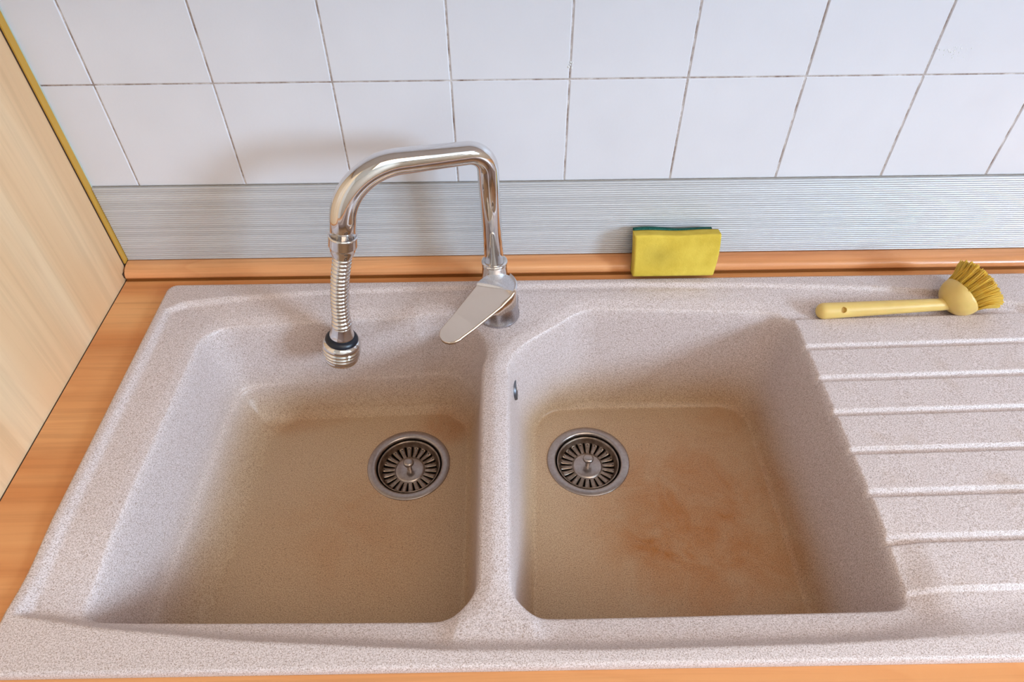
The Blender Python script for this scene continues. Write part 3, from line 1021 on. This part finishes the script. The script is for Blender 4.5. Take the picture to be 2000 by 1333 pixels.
# ------------------------------------------------------------------ dish brush
BH = Vector((1.164, -0.1215, 0.0280))                      # centre of the head opening
HA = Vector((0.960, -0.1295, 0.0095))                     # left tip of the handle
AX = Vector((0.77, 0.26, 0.48)).normalized()              # direction the bristles point
br = root('dish_brush', (1.08, -0.115, -0.003), 'cream dish brush with yellow bristles lying across the back of the drainer', 'dish brush')
hb = BH - AX * 0.020
m = MB()
n = 40; pts = []; rad = []
d_ = hb - HA; Ln = d_.length; d_.normalize()
for i in range(n + 1):
    s_ = i / n
    x = s_ * Ln
    r = 0.0118 - 0.0030 * s_
    if x < 0.011: r *= math.sqrt(max(0.0, 1 - ((0.011 - x) / 0.011) ** 2)) if x > 0 else 0.02
    pts.append(HA + d_ * x + Vector((0, 0, 0.002 * math.sin(math.pi * s_)))); rad.append(max(r, 0.0008))
pts2, rad2 = [], []
for k in range(9):
    a = k / 8 * math.pi / 2; x = 0.011 * (1 - math.cos(a)); pts2.append(HA + d_ * x); rad2.append(max(0.0005, 0.0118 * math.sin(a)))
for i in range(1, n + 1):
    x = 0.011 + (Ln - 0.011) * i / n; pts2.append(HA + d_ * x); rad2.append(0.0118 - 0.0032 * i / n)
m.sweep(pts2, rad2, 32)
hnd = m.build('handle', M_cream, br)
# hanging hole through the handle
cut_m = MB()
hc = HA + d_ * 0.034
hdir = Vector((0.05, -0.72, 0.70)).normalized()
cut_m.sweep([hc + hdir * 0.006, hc + hdir * 0.03], [0.0042, 0.0042], 24)
cut = cut_m.build('cutter', M_cream, br)
bo_ = hnd.modifiers.new('hole', 'BOOLEAN'); bo_.operation = 'DIFFERENCE'; bo_.object = cut; bo_.solver = 'EXACT'
dg = bpy.context.evaluated_depsgraph_get(); dg.update()
me2 = bpy.data.meshes.new_from_object(hnd.evaluated_get(dg))
hnd.modifiers.clear(); hnd.data = me2
for p in me2.polygons: p.use_smooth = True
bpy.data.objects.remove(cut)
hnd.modifiers.new('split', 'EDGE_SPLIT').split_angle = math.radians(50)

m = MB()
R_ = 0.0290
pr = [(0.0, -0.0255)]
for k in range(1, 15):
    a = k / 14 * math.pi / 2
    pr.append((R_ * math.sin(a) ** 0.9, -0.0255 * math.cos(a) - 0.0))
pr += [(R_, 0.0020), (R_ - 0.0008, 0.0030), (R_ - 0.003, 0.0032), (R_ - 0.0045, 0.0022), (0.0, 0.0022)]
m.lathe(BH, pr, 56, axis=AX)
m.build('head', M_cream, br)
# bristles: tufts fanning out of the head
m = MB()
ref = Vector((0, 0, 1)); u = (ref - AX * ref.dot(AX)).normalized(); w = AX.cross(u)
rb = random.Random(11)
tufts = []
for ring, cnt in ((0.0, 1), (0.0075, 6), (0.0150, 12), (0.0215, 18), (0.0250, 22)):
    for k in range(cnt):
        a = 2 * math.pi * (k + 0.5 * (ring > 0.02)) / cnt
        tufts.append((ring * math.cos(a), ring * math.sin(a)))
for (a, b) in tufts:
    base = BH + u * a + w * b + AX * 0.0015
    rr = math.hypot(a, b)
    tl = Vector((0, 0, 0)) + u * a + w * b
    for q in range(36):
        jx, jy = rb.gauss(0, 0.0016), rb.gauss(0, 0.0016)
        p0 = base + u * jx + w * jy
        spread = 0.62 + rb.uniform(-0.10, 0.10)
        length = 0.0325 + rb.uniform(-0.0018, 0.0018) - 0.02 * rr
        dirn = (AX + tl * (spread / 0.026 * 0.92) + u * rb.gauss(0, 0.08) + w * rb.gauss(0, 0.08)).normalized()
        mid = p0 + (AX * 0.45 + dirn * 0.55).normalized() * length * 0.5
        end = mid + dirn * length * 0.5
        m.sweep([p0, mid, end], [0.00078, 0.0008, 0.0007], 6)
bo2 = m.build('bristles', M_brist, br); tag(bo2, 'bright yellow bristles', kind='stuff')

# ------------------------------------------------------------------ wall cabinet above the sink (shades the upper tiles)
wc = root('wall_cabinet', (0.73, -0.17, 0.62), 'white wall cabinet with four doors hanging above the sink', 'cabinet')
m = MB(); m.box((XL + 0.004, -0.33, 0.62), (1.53, -0.001, 1.30)); bevel(m.build('body', M_wframe, wc), 0.001)
for i in range(4):
    a = XL + 0.006 + i * 0.399
    m = MB(); m.box((a, -0.350, 0.622), (a + 0.395, -0.3305, 1.298)); bevel(m.build('door', M_wframe, wc), 0.001)

# ------------------------------------------------------------------ housing of the added ceiling fill light, out of view
cl = root('ceiling_fill_box', (1.0, -1.4, CEIL - 0.06), 'flat square white housing of an added fill light on the ceiling', 'lamp')
m = MB(); m.box((0.48, -1.92, CEIL - 0.055), (1.52, -0.88, CEIL - 0.001)); bevel(m.build('housing', M_wframe, cl), 0.006)

for o in bpy.data.objects:
    if '_o' in o.keys(): del o['_o']
